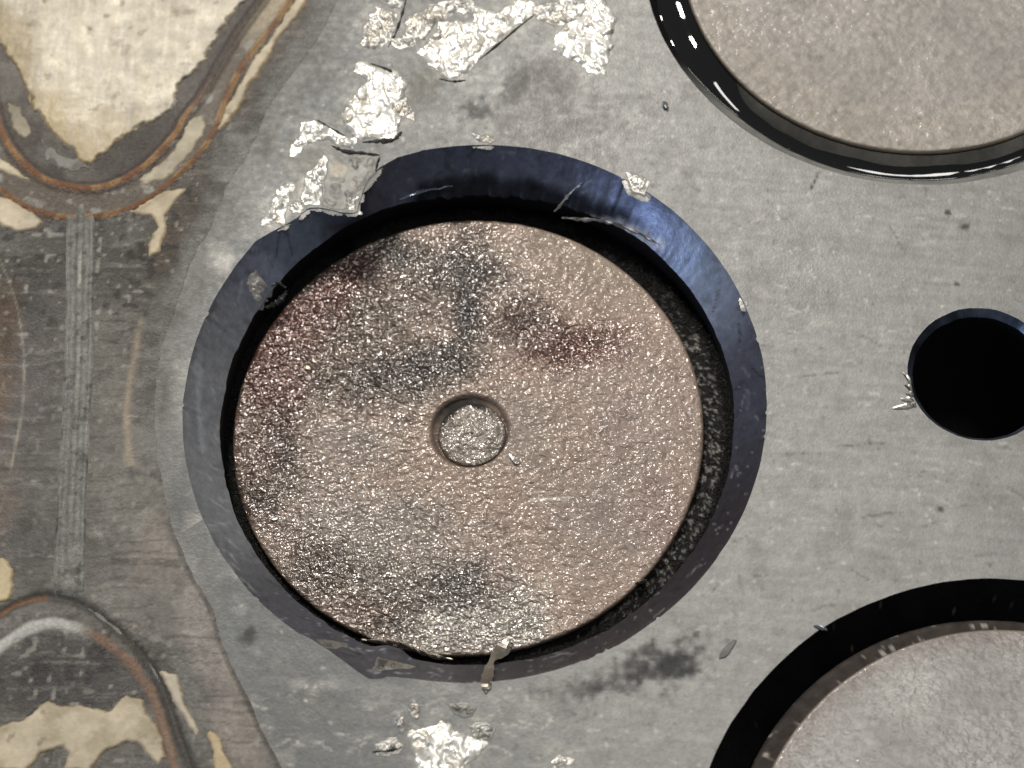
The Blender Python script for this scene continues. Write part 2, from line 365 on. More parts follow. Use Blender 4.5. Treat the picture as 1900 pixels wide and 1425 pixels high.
# ---- middle bore: chamfer with blue reflections painted in, torn inner lip, black wall, gritty ledge
cm = HOLE['mid']
ang = lambda px, z=0: math.atan2(*((P([px], z)[0] - cm)[::-1]))
def dang(th, a): return np.abs((th - a + np.pi) % (2 * np.pi) - np.pi)
def chamfer_mid():
    rs_ = np.random.default_rng(5)
    n = 16; prof = []
    rin = RI + 0.05 * wrapn(TH, 12, 3) + 0.02 * wrapn(TH, 50, 1)
    # torn lip hanging inwards along the upper edge
    lip = ss(0.55, 0.25, dang(TH, math.radians(83)))
    lipo = lip * (0.10 + 0.16 * (fbm(np.cos(TH) * 26 + 9, np.sin(TH) * 26 + 9, 2, 4) - 0.5))
    bl = ss(0.09, 0.02, dang(TH, ang((712, 1235), -.5))); 
    rin0 = rin - bl * 0.12; rin = rin0 - lipo
    for k in range(n):
        t = k / (n - 1)
        r = R_MID + (rin0 - R_MID) * t - lipo * ss(.72, 1., np.array(t))
        z = -0.80 * t ** 0.93
        z = z + lip * 0.035 * math.exp(-((t - 0.72) / 0.12) ** 2)
        if 0 < k: z = z + 0.010 * min(t * 4, 1) * (fbm(r * np.cos(TH) * 2.6, r * np.sin(TH) * 2.6, 4, 4) - .5) * (1 + 2 * lip)
        prof.append((r, z))
    def colf(V):
        x, y, z = V.T; th = np.arctan2(y - cm[1], x - cm[0]); d = np.hypot(x - cm[0], y - cm[1])
        C = np.tile(np.array([0.20, 0.22, 0.30]), (len(x), 1))  # bluish base tint stands in for reflected blue light
        n1 = fbm(x * 1.4, y * 1.4, 2, 4)
        C *= (0.84 + 0.32 * n1)[:, None]
        C = mix(C, [0.034, 0.027, 0.029], ss(1.4, 0.5, dang(th, math.radians(-55))) * 0.9)  # shade of the low side painted in; left side painted paler below
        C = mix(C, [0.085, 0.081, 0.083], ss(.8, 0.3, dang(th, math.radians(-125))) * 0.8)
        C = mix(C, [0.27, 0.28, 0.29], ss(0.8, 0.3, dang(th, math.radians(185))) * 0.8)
        bl = ss(0.28, 0.02, dang(th, ang((1305, 520), -.3)) + 0.2 * (fbm(x * 2, y * 2, 5, 4) - .5))  # blue highlight painted on the upper right of the chamfer
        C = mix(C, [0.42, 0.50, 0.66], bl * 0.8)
        bl = ss(0.3, 0.02, dang(th, ang((575, 430), -.3)) + 0.2 * (fbm(x * 2, y * 2, 3, 4) - .5))  # fainter blue reflection painted on the upper left
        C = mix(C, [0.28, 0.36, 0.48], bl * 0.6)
        for i in range(90):
            a0 = rs_.uniform(0, 2 * np.pi); k = dang(th, a0) < .12
            if k.sum() < 3: continue
            r0 = rs_.uniform(RI, RO); p0 = cm + r0 * np.array([math.cos(a0), math.sin(a0)]); an = a0 + np.pi / 2 + rs_.normal(0, .5); ln = rs_.uniform(.06, .4)
            dd, _ = dline(x[k], y[k], np.array([p0, p0 + ln * np.array([math.cos(an), math.sin(an)])]))
            C[k] = mix(C[k], [.45, .47, .52] if i % 3 else [.03, .03, .03], ss(.03, 0, dd) * .55)
        C *= 1 - .40 * (1 - np.maximum.reduce([ss(.5, .1, dang(th, ang((1305, 520), -.3))), .5 * ss(1.3, .6, dang(th, np.pi / 2)), ss(1.1, .6, dang(th, np.radians(175))), .7 * ss(.8, .5, dang(th, np.radians(235)))]))[:, None]  # colour dropped on the sides meant to look less lit
        C = mix(C, [0.04, 0.04, 0.045], ss(0.60, 0.80, fbm(x * 5, y * 5, 6, 4)) * 0.35)
        C = mix(C, [0.5, 0.52, 0.55], ss(0.90, 0.98, vn(x * 15, y * 15, 2)) * 0.3)
        # dirty black band on the torn lip, pale scuffed strip to its right
        q = P([(790, 362), (870, 352), (960, 355), (1060, 378), (1150, 415)], -.6); dd, _ = dline(x, y, q)
        C = mix(C, [0.014, 0.014, 0.017], ss(0.42, 0.16, dd + .2 * (fbm(x * 4, y * 4, 1, 3) - .5)) * 0.9)
        q = P([(1045, 398), (1110, 408), (1170, 425), (1230, 462)], -.75); dd, _ = dline(x, y, q)
        C = mix(C, [0.34, 0.33, 0.33], ss(0.13, 0.03, dd + .12 * (fbm(x * 7, y * 7, 1, 3) - .5)) * 0.9)
        q = P([(372, 660), (366, 740), (372, 830)], -.2); dd, _ = dline(x, y, q)
        C = mix(C, [0.42, 0.46, 0.5], ss(0.08, 0.0, dd + .06 * (fbm(x * 5, y * 5, 1, 3) - .5)) * 0.6)
        return C
    def auxf(V):
        x, y, z = V.T
        tb = np.arctan2(y - cm[1], x - cm[0]); dk = ss(1.5, .7, dang(tb, math.radians(-65)))
        return np.c_[0.36 - .16 * dk + 0.2 * (fbm(x * 2, y * 2, 1, 3) - .5), .6 - .55 * dk - .42 * (1 - dk) * np.maximum(ss(1.2, .6, dang(np.arctan2(y - cm[1], x - cm[0]), np.pi)), ss(.9, .5, dang(np.arctan2(y - cm[1], x - cm[0]), np.radians(235)))), np.full(len(x), 1.)]
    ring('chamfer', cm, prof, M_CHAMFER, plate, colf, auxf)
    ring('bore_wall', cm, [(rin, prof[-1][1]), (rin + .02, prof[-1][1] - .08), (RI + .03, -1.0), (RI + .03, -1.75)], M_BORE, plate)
    return rin
RIN = chamfer_mid()
def grit_ring(c, r0, r1, z, seed, parent, arc=None):
    n = 26; prof = [(r0 + (r1 - r0) * k / (n - 1), z) for k in range(n)]
    def nz(V):
        g = fbm(V[:, 0] * 7, V[:, 1] * 7, seed, 3); V[:, 2] += 0.16 * (g - .5) + 0.1 * (vn(V[:, 0] * 14, V[:, 1] * 14, seed) - .5); return V
    def colf(V):
        x, y, _ = V.T; g = fbm(x * 19, y * 19, seed + 1, 2)
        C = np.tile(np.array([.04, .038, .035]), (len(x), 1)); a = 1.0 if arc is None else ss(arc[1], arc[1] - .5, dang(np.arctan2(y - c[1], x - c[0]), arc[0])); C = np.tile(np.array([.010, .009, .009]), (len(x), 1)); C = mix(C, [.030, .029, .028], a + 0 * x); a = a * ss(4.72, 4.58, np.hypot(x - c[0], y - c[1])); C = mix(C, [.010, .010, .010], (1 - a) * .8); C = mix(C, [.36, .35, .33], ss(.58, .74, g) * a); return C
    return ring('bore_ledge', c, prof, M_GRIT, parent, colf, lambda V: np.array([.4, .5, 1.]), nz, smooth=True)
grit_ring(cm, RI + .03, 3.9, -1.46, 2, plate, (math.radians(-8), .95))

# ---- upper right bore and lower right bore
def plain_bore(c, R, colour, seed, wall_z, ledge_z):
    rin = RI + 0.03 * wrapn(TH, 12, seed)
    n = 10; prof = [(R + (rin - R) * k / (n - 1), -0.8 * (k / (n - 1)) ** .93) for k in range(n)]
    def colf(V):
        x, y, z = V.T; C = np.tile(np.array(colour), (len(x), 1)); C *= (0.6 + 0.8 * fbm(x * 2, y * 2, seed, 4))[:, None]
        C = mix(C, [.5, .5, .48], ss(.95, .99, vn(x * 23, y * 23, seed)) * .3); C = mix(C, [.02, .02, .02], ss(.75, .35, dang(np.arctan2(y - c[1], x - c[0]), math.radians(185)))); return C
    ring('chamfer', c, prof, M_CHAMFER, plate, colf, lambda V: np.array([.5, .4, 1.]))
    ring('bore_wall', c, [(rin, prof[-1][1]), (RI + .03, -1.0), (RI + .03, ledge_z - .1)], M_BORE, plate)
    grit_ring(c, RI + .03, 3.9, ledge_z, seed, plate, (math.radians(-60), .3))
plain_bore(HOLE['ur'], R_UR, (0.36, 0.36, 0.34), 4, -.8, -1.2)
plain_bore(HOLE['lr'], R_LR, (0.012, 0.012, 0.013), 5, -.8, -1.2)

# ---- small drilled hole
n = 6; prof = [(R_SM - .11 * k / (n - 1), -.17 * k / (n - 1)) for k in range(n)]
def _cs(V):
    x, y, _ = V.T; C = np.tile(np.array([.16, .19, .25]), (len(x), 1)); return C * (0.3 + 1.3 * fbm(x * 4, y * 4, 3, 4))[:, None]
ring('chamfer', SMALL, prof, M_CHAMFER, plate, _cs, lambda V: np.array([.35, .85, 1.]))
ring('bore_wall', SMALL, [(R_SM - .11, -.17), (RS - .1, -4.5), (0.01, -4.6)], M_BORE, plate)

# ------------------------------------------------------------------ discs
def build_disc(name, label, c, R, ztop, zbot, paint, seed, relief, group):
    root = thing(name, label, 'metal disc', group=group)
    nr = 118
    rr = np.r_[np.linspace(0.03, R - 0.06, nr), R - 0.035, R - 0.012, R, R + .005, R - 0.01]
    V = []
    for k, r in enumerate(rr):
        z = ztop
        e = k - nr
        if e >= 0: z = ztop + [-.006, -.02, -.05, -.12, zbot - ztop][e]
        wob = 0.012 * wrapn(TH, 30, seed) if e >= 0 else 0
        V.append(np.c_[c[0] + (r + wob) * np.cos(TH), c[1] + (r + wob) * np.sin(TH), np.full(NT, z)])
    V = np.array(V).reshape(-1, 3)
    i = np.arange(NT); j = (i + 1) % NT
    F = np.concatenate([np.stack([k * NT + i, (k + 1) * NT + i, (k + 1) * NT + j, k * NT + j], 1) for k in range(len(rr) - 1)])
    x, y = V[:, 0], V[:, 1]
    C, oil, dz = paint(x, y)
    d = np.hypot(x - c[0], y - c[1]); top = V[:, 2] > ztop - 0.04
    g = fbm(x * 8.5, y * 11, seed, 2) - .5
    V[:, 2] += np.where(top, relief * (0.22 + 0.85 * oil) * g * 0.058 + dz + 0.03 * (fbm(x * .5, y * .5, seed, 2) - .5), 0)
    C = mix(C, [0.30, 0.24, 0.16], ss(R - .035, R, d) * 0.8)
    C = mix(C, [0.006, 0.006, 0.006] if seed == 4 else [0.10, 0.06, 0.035], ((V[:, 2] < ztop - 0.1) & (d > R - .05)) * 1.0)
    aux = np.zeros((len(x), 3)); C = C * (.74 - .20 * ss(.35, 1., oil))[:, None]
    aux[:, 0] = 0.60 - 0.25 * oil; aux[:, 1] = 0.10 + 0.40 * oil; aux[:, 2] = (0.12 + 0.80 * oil) * relief
    cap = np.array([[c[0], c[1], V[0:NT, 2].mean()]])
    V = np.vstack([V, cap]); C = np.vstack([C, C[0]]); aux = np.vstack([aux, aux[0]])
    o = link('disc_face', V, F, M_DISC, root, C, aux)
    return root

cd = cm + np.array([-0.199, -0.033]); ZD = -1.28; RD = 4.48
BOSS = P([(872, 799)], ZD)[0]
def paint_mid(x, y):
    C = np.tile(np.array([0.40, 0.305, 0.25]), (len(x), 1))
    n = fbm(x * .7, y * .7, 4, 4); n2 = fbm(x * 2.2, y * 2.2, 1, 4)
    C *= (0.85 + .3 * n)[:, None]
    oil = np.full(len(x), 0.34)
    def blob(px, rx, ry, an, col, st, oi, seed, noise=0.8):
        nonlocal C, oil
        c = P([px], ZD)[0]; a = math.radians(an); dx, dy = x - c[0], y - c[1]
        u = (dx * math.cos(a) + dy * math.sin(a)) / rx; v = (-dx * math.sin(a) + dy * math.cos(a)) / ry
        dd = np.hypot(u, v) + noise * (fbm(x * 1.6, y * 1.6, seed, 5) - .5) * 1.1 + .25 * (fbm(x * 7, y * 7, seed + 1, 2) - .5)
        mk = ss(1.42, .05, dd)
        C = mix(C, col, mk * st); oil = oil * (1 - mk) + oi * mk
    blob((640, 600), 3.6, 2.6, 35, [.165, .125, .098], .92, .8, 1)
    blob((700, 1080), 3.4, 1.7, -25, [.24, .205, .18], .8, .75, 5)          # darker oily upper left
    blob((560, 600), 1.6, .9, 45, [.18, .078, .058], .75, .9, 2)            # reddish zones
    blob((500, 720), .8, 1.5, 0, [.18, .078, .058], .75, .9, 3)
    blob((470, 860), .6, 1.3, 0, [.15, .09, .075], .7, .9, 3)
    blob((1080, 640), 1.3, .55, 8, [.20, .075, .05], .8, 1.0, 4)
    blob((950, 590), 1.1, .6, -20, [.16, .095, .075], .7, .95, 5)
    blob((600, 545), 1.3, .5, 38, [.19, .075, .055], .7, .85, 3)
    blob((640, 520), 0.5, .25, 30, [.17, .08, .06], .6, .9, 5)
    blob((870, 500), .9, .7, -10, [.085, .077, .07], .8, .8, 6)            # dark smudges
    blob((868, 580), .34, .85, 2, [.035, .032, .030], .97, .75, 7, .35)
    blob((800, 690), 1.4, .65, 20, [.06, .055, .05], .85, .85, 0)
    blob((730, 480), .6, .5, 0, [.10, .095, .09], .7, .8, 2)
    blob((690, 690), .9, .35, 20, [.13, .115, .10], .6, 1., 3)
    blob((530, 830), .35, .9, 10, [.07, .055, .05], .6, .9, 4)
    blob((490, 930), .5, .5, 0, [.13, .10, .085], .6, .9, 5)
    blob((590, 1060), 1.1, .7, -40, [.17, .125, .105], .7, .9, 6)
    blob((700, 1150), .9, .4, -25, [.19, .11, .075], .8, .9, 7)
    blob((745, 1165), .35, .25, -20, [.04, .035, .03], .8, .8, 1)
    blob((860, 1090), 1.0, .9, 0, [.25, .235, .215], .7, 1., 2)
    blob((840, 1080), .6, .35, 20, [.12, .11, .10], .45, .95, 3)
    blob((880, 1170), 1.5, .5, 0, [.85, .8, .72], .85, 1.0, 4)  # pale patch painted in as a broad reflection low on the disc
    blob((950, 1130), .8, .5, 20, [.6, .56, .5], .6, .8, 3)
    blob((720, 970), 1.6, .9, -20, [.29, .26, .232], .6, .45, 5)
    blob((660, 820), 1.0, .6, 0, [.28, .25, .225], .6, .35, 6)
    blob((1090, 480), 1.4, .9, -35, [.37, .305, .245], .7, .25, 7)
    blob((1180, 800), 1.3, 2.0, 0, [.345, .275, .245], .7, .35, 0)
    blob((1100, 980), 1.5, 1.2, 0, [.32, .265, .24], .6, .3, 1)
    blob((960, 800), .9, .9, 0, [.32, .28, .25], .6, .25, 2)
    blob((1230, 960), .5, .9, 20, [.33, .23, .21], .6, .4, 3)
    C *= (0.8 + .4 * n2)[:, None]
    C *= (0.9 + .2 * vn(x * 10, y * 10, 2))[:, None]
    for q, wd in (([(980, 930), (1060, 922)], .03), ([(975, 916), (1010, 912)], .025), ([(985, 924), (1050, 929)], .02)):
        dd, _ = dline(x, y, P(q, ZD)); C = mix(C, [.75, .72, .66], ss(wd, 0, dd) * .8)
    for q in ([(655, 700), (662, 790)], [(740, 900), (770, 960), (790, 965)], [(640, 760), (700, 770)]):
        dd, _ = dline(x, y, P(q, ZD)); C = mix(C, [.08, .075, .07], ss(.04, 0, dd) * .6)
    # groove round the centre boss, shade painted dark on its upper side
    db = np.hypot(x - BOSS[0], y - BOSS[1]); thb = np.arctan2(y - BOSS[1], x - BOSS[0])
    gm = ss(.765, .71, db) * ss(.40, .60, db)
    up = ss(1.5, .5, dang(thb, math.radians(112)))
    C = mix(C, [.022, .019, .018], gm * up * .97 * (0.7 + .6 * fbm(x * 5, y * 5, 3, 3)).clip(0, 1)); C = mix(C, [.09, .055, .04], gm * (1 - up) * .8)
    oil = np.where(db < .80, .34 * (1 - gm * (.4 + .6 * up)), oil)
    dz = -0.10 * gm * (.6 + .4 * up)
    return C, oil.clip(0, 1), dz
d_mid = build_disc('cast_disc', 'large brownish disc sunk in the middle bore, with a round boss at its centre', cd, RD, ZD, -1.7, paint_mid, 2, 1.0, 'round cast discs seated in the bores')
def build_boss():
    n = 26; NB = 140; BOSS = P([(876, 806)], ZD)[0]; th = np.linspace(0, 2 * np.pi, NB, endpoint=False); V = []
    for k in range(n):
        r = .02 + .645 * k / (n - 1); z = ZD + 0.045 * (1 - (r / .66) ** 4) - 0.015 - (0.10 if k == n - 1 else 0)
        V.append(np.c_[BOSS[0] + r * np.cos(th), BOSS[1] + r * np.sin(th), np.full(NB, z)])
    V = np.array(V).reshape(-1, 3); i = np.arange(NB); j = (i + 1) % NB
    F = np.concatenate([np.stack([k * NB + i, (k + 1) * NB + i, (k + 1) * NB + j, k * NB + j], 1) for k in range(n - 1)])
    V[:, 2] += 0.045 * (fbm(V[:, 0] * 7, V[:, 1] * 8, 3, 2) - .5)
    C = np.tile(np.array([.26, .225, .195]), (len(V), 1)) * (.75 + .5 * fbm(V[:, 0] * 5, V[:, 1] * 5, 1, 3))[:, None]
    q = np.hypot(V[:, 0] - BOSS[0], V[:, 1] - BOSS[1]); ub = ss(1.5, .5, dang(np.arctan2(V[:, 1] - BOSS[1], V[:, 0] - BOSS[0]), math.radians(112))); C = mix(C, [.09, .06, .045], ss(.56, .64, q) * .7 * (1 - ub)); C = mix(C, [.02, .018, .017], ss(.50, .60, q + .1 * (fbm(V[:, 0] * 5, V[:, 1] * 5, 2, 3) - .5)) * .97 * ub)  # upper rim of the boss painted near black as shade
    dark = ss(.06, .03, C.mean(1))
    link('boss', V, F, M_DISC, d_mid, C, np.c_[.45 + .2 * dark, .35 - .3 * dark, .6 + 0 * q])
build_boss()

def paint_ur(x, y):
    C = np.tile(np.array([0.475, 0.448, 0.42]), (len(x), 1)); n = fbm(x * .8, y * .8, 2, 4)
    C *= (.85 + .3 * n)[:, None]; C = mix(C, [.50, .435, .37], ss(.9, .1, np.abs(np.hypot(x - HOLE['ur'][0], y - HOLE['ur'][1]) - 4.2)) * .5)
    C *= (.85 + .3 * vn(x * 9, y * 9, 2))[:, None]; C = mix(C, [.18, .16, .14], ss(.75, .95, fbm(x * 5, y * 5, 5, 3)) * .5)
    return C, np.full(len(x), .18) + .2 * (n - .5), 0 * x
build_disc('cast_disc', 'pale pinkish disc in the upper right bore, ringed by shiny black oil', HOLE['ur'] + np.array([-.003, .01]), 4.61, -.16, -1.3, paint_ur, 4, .85, 'round cast discs seated in the bores')
def paint_lr(x, y):
    C = np.tile(np.array([0.45, 0.436, 0.41]), (len(x), 1)); n = fbm(x * .8, y * .8, 5, 4)
    C *= (.85 + .3 * n)[:, None]; C = mix(C, [.3, .24, .21], ss(.5, .1, np.abs(np.hypot(x - HOLE['lr'][0], y - HOLE['lr'][1]) - 4.45)) * .5)
    C *= (.88 + .24 * vn(x * 9, y * 9, 3))[:, None]
    return C, np.full(len(x), .30) + .3 * (n - .5), 0 * x
d_lr = build_disc('cast_disc', 'grey grainy disc in the lower right bore behind a matt black ring', HOLE['lr'] + np.array([.09, -.06]), 4.55, -.03, -1.3, paint_lr, 5, .55, 'round cast discs seated in the bores')

def build_flange():
    c = HOLE['lr'] + np.array([-.12, .08])
    prof = [(4.30, -.13), (4.42, -.12), (4.50, -.11), (4.56, -.12), (4.60, -.15), (4.63, -.22), (4.64, -.6)]
    def colf(V):
        x, y, z = V.T; C = np.tile(np.array([.05, .041, .037]), (len(x), 1)) * (.5 + fbm(x * 4, y * 4, 3, 4))[:, None]
        return mix(C, [.6, .57, .52], ss(.86, .97, vn(x * 12, y * 12, 1)) * .7)
    def nz(V): V[:, 2] += .05 * (fbm(V[:, 0] * 6, V[:, 1] * 6, 2, 3) - .5) * (V[:, 2] > -.4); return V
    ring('flange', c, prof, M_DISC, d_lr, colf, lambda V: np.array([.7, .1, .2]), nz)
build_flange()

# ---- oil lying in the groove of the upper right bore
def build_oil():
    c = HOLE['ur']; n = 22; prof = []
    wv = wrapn(TH, 5, 2); w2 = wrapn(TH, 5, 3)
    left = ss(0.5, 0.1, dang(TH, math.radians(200)))
    for k in range(n):
        t = k / (n - 1)
        ro = 5.02 + .05 * wv + left * .24; ri = 4.60
        r = ro + (ri - ro) * t
        zo = -.8 * ((RO - ro) / (RO - RI)) ** .93
        z = zo * (1 - t) + (-.30) * t - .10 * (1 - (2 * t - 1) ** 2) + (0.035 * w2 * left + 0.003 * w2) * math.sin(math.pi * t)
        if k == 0: z = z - .06
        prof.append((r, z))
    o = ring('oil_film', c, prof, M_OIL, None)
    tag(o, 'wet shiny black oil lying in the ring groove round the upper right disc', 'oil')
build_oil()

# ------------------------------------------------------------------ torn bright gouges in the plate
def gouge(poly, seed, H=.12, cell=.13, tilt=.42, col=(.93, .91, .85), dull=0.0, zb=None, zp=0.0, h=.022, rough=.32, parent=plate, name='gouge', rag=.10):
    q = P(poly, zp) if zb is None or True else poly
    x0, y0 = q.min(0) - .12; x1, y1 = q.max(0) + .12
    x, y, F = grid(x0, x1, y0, y1, h)
    r2 = np.random.default_rng(seed)
    x = x + (r2.random(len(x)) - .5) * h * .3; y = y + (r2.random(len(y)) - .5) * h * .3
    s = sdf(x, y, q) + .04 + rag * 2 * (fbm(x * 5, y * 5, seed, 4) - .5)
    nc = max(6, int((x1 - x0) * (y1 - y0) / cell ** 2))
    cx = r2.uniform(x0, x1, nc); cy = r2.uniform(y0, y1, nc); tx = r2.normal(0, tilt, nc); ty = r2.normal(0, tilt, nc); oz = r2.normal(0, .03, nc)
    wx = x + .5 * cell * (fbm(x * 1.5 / cell, y * 1.5 / cell, seed, 2) - .5) * 2; wy = y + .5 * cell * (fbm(x * 1.5 / cell, y * 1.5 / cell, seed + 4, 2) - .5) * 2
    d = np.hypot((wx[:, None] - cx) * 1.0, (wy[:, None] - cy) * 0.8); a = d.argmin(1)
    fz = oz[a] * .5 + .62 * ( tx[a] * (x - cx[a]) + ty[a] * (y - cy[a]))
    base = plate_z(x, y) if zb is None else zb(x, y)
    z = base - .02 + np.clip(s / .14, -1, 1) * .03 + ss(0, .15, s) * (H * .3 * fbm(x * 3, y * 3, seed + 1, 3) + fz + .010 * (vn(x * 22, y * 22, seed) - .5))
    z = np.where(s > 0.03, np.maximum(z, base + .006), z)
    C = np.tile(np.array(col), (len(x), 1)) * (1 - dull)
    C = C * r2.uniform(.86, 1.05, nc)[a][:, None]
    C = mix(C, [.55, .48, .38], ss(.5, .75, fbm(x * 3, y * 3, seed + 2, 4)) * .5)
    C = mix(C, [.2, .19, .17], ss(.62, .8, fbm(x * 7, y * 7, seed + 3, 3)) * (.12 + dull))
    C = mix(C, [.27, .265, .25], ss(.13, .0, s + .12 * (fbm(x * 6, y * 6, seed + 5, 3) - .5)) * .85)
    ax = np.tile(np.array([rough + .15 * dull, .30, 1.]), (len(x), 1))
    F, (x, y, z, C, ax) = keep(F, s > -.06, [x, y, z, C, ax])
    return link(name, np.c_[x, y, z], F, M_TORN, parent, C, ax, smooth=True)

gouge([(666, 114), (719, 128), (750, 147), (759, 164), (745, 181), (738, 205), (745, 238), (733, 257), (688, 257), (671, 262), (647, 243), (636, 219), (640, 190), (661, 169), (676, 150), (659, 131)], 1, H=.20, cell=.21, tilt=.20)
gouge([(561, 221), (583, 220), (628, 245), (666, 264), (657, 279), (633, 274), (604, 262), (575, 267), (542, 293), (537, 290)], 2, cell=.11, dull=.15)
gouge([(602, 279), (610, 295), (599, 341), (595, 381), (568, 379), (560, 362), (575, 317)], 3, cell=.10, dull=.25)
gouge([(535, 336), (547, 343), (533, 376), (525, 415), (485, 419), (487, 405), (509, 360)], 4, cell=.09, dull=.05, tilt=.5)
gouge([(535, 378), (548, 374), (568, 386), (560, 392), (542, 400)], 5, cell=.1, dull=.2)
gouge([(602, 281), (650, 290), (704, 288), (697, 316), (676, 340), (660, 360), (655, 385), (630, 390), (600, 380), (610, 300)], 6, H=.12, cell=.24, tilt=.22, dull=.66, rough=.5, rag=.06)
gouge([(643, 358), (664, 370), (661, 394), (643, 392)], 7, cell=.07, dull=.3)
gouge([(699, 12), (737, 24), (734, 56), (717, 85), (696, 91), (669, 82), (675, 53), (684, 32)], 8, cell=.09, dull=.25)
gouge([(700, -8), (756, -8), (743, 16), (714, 14)], 9, cell=.09, dull=.3)
gouge([(749, 44), (779, 29), (792, 44), (781, 59), (758, 74)], 10, cell=.09, dull=.1)
gouge([(811, 38), (858, 41), (880, 36), (876, 12), (923, 18), (964, -6), (1005, 2), (994, 24), (935, 68), (911, 88), (864, 141), (823, 144), (799, 124), (770, 100), (790, 77), (811, 59)], 11, H=.18, cell=.20, tilt=.26)
gouge([(1032, 59), (1076, 29), (1094, -6), (1123, -6), (1147, 38), (1138, 59), (1123, 139), (1106, 139), (1070, 118), (1023, 94)], 12, cell=.15, tilt=.32)
gouge([(985, 26), (1000, 8), (1060, -4), (1095, 8), (1075, 34), (1040, 50), (1005, 40)], 13, cell=.12, dull=.28, tilt=.3)
gouge([(756, 30), (800, 10), (850, -6), (880, -6), (872, 22), (815, 40), (785, 70), (765, 60)], 25, cell=.14, dull=.38, tilt=.25)
gouge([(785, 1349), (817, 1343), (848, 1351), (865, 1364), (903, 1378), (890, 1395), (869, 1420), (859, 1440), (781, 1440), (762, 1399), (756, 1364)], 14, H=.18, cell=.18, tilt=.22)
gouge([(1036, 1400), (1063, 1410), (1059, 1421), (1021, 1421)], 15, cell=.07, h=.016)
gouge([(1160, 318), (1180, 322), (1204, 337), (1197, 362), (1174, 352)], 16, cell=.06, dull=.2, h=.016, rag=.05)
gouge([(872, 246), (900, 250), (924, 260), (909, 266), (884, 262)], 17, cell=.08, dull=.55, h=.016, rag=.05)
gouge([(715, 205), (752, 185), (776, 210), (770, 228), (756, 218)], 18, cell=.06, dull=.5, h=.018)
gouge([(712, 72), (760, 66), (775, 84), (740, 92)], 19, cell=.06, dull=.35, h=.018)
gouge([(800, 8), (880, -4), (870, 12), (820, 20)], 20, cell=.08, dull=.5)
# small pits round the lower gouge
gouge([(728, 1335), (750, 1328), (754, 1360), (740, 1366)], 21, cell=.06, dull=.5, h=.016)
gouge([(694, 1382), (720, 1370), (748, 1380), (740, 1398), (700, 1398)], 22, cell=.06, dull=.55, h=.016)
gouge([(760, 1310), (778, 1306), (786, 1318), (774, 1334), (764, 1326)], 23, cell=.06, dull=.55, h=.016)
gouge([(872, 1348), (905, 1340), (918, 1352), (908, 1372), (880, 1368)], 24, cell=.07, dull=.6, h=.016)

# long torn cracks: dark-sided raised lips
def lip_strip(px, wid, ht, col, name, parent, z0=0.0, seed=1, mat=M_TORN, aux=(.4, .8, 1.), zfun=None, zp=0.0):
    c = spline(P(px, zp), 6); n = len(c); r2 = np.random.default_rng(seed)
    t = np.gradient(c, axis=0); t /= np.linalg.norm(t, axis=1)[:, None]; nn = np.c_[-t[:, 1], t[:, 0]]
    tap = np.sin(np.linspace(0.12, math.pi - .12, n)) ** .6 * (.55 + .9 * np.random.default_rng(seed + 50).random(n)) * .8
    V = []
    for u, hh in ((-1, -.02), (-.55, .6), (0, 1.), (.6, .5), (1, -.02)):
        jw = 1 + .5 * (r2.random(n) - .5)
        pz = (zfun(c[:, 0], c[:, 1]) if zfun else z0) + ht * hh * tap * (1 + .6 * (r2.random(n) - .5))
        pt = c + nn * (u * wid * tap * jw)[:, None]
        V.append(np.c_[pt, pz])
    V = np.array(V).reshape(-1, 3); i = np.arange(n - 1)
    F = np.concatenate([np.stack([k * n + i, (k + 1) * n + i, (k + 1) * n + i + 1, k * n + i + 1], 1) for k in range(4)])
    return link(name, V, F[:, ::-1], mat, parent, np.array(col), np.array(aux), smooth=False)
DK = (.06, .056, .052)
lip_strip([(755, -5), (745, 30), (735, 60), (720, 88)], .035, .05, DK, 'gouge_edge', plate, seed=2, aux=(.7, .1, 1))
lip_strip([(615, 270), (640, 281), (670, 284), (705, 288)], .05, .06, DK, 'gouge_edge', plate, seed=3, aux=(.7, .1, 1))
lip_strip([(672, 264), (700, 262), (730, 259), (746, 244)], .06, .06, DK, 'gouge_edge', plate, seed=4, aux=(.7, .1, 1))
lip_strip([(688, 118), (720, 130), (748, 148)], .035, .06, DK, 'gouge_edge', plate, seed=5, aux=(.7, .1, 1))
lip_strip([(705, 290), (700, 305), (697, 318)], .03, .05, DK, 'gouge_edge', plate, seed=6, aux=(.7, .1, 1))
lip_strip([(998, 22), (960, 52), (920, 86), (890, 110)], .03, .05, (.15, .13, .11), 'gouge_edge', plate, seed=7, aux=(.6, .3, 1))
lip_strip([(588, 222), (610, 236), (640, 252)], .03, .04, DK, 'gouge_edge', plate, seed=8, aux=(.7, .1, 1))
lip_strip([(815, 146), (840, 151), (865, 149)], .03, .04, DK, 'gouge_edge', plate, seed=9, aux=(.7, .1, 1))
gouge([(830, 1306), (845, 1304), (868, 1305), (884, 1312), (878, 1326), (862, 1331), (845, 1326)], 51, H=.05, cell=.10, tilt=.3, dull=.86, h=.016, rag=.03)
lip_strip([(690, 1395), (720, 1393), (745, 1388)], .03, .04, (.06, .05, .05), 'gouge_edge', plate, seed=12, aux=(.5, .2, 1))

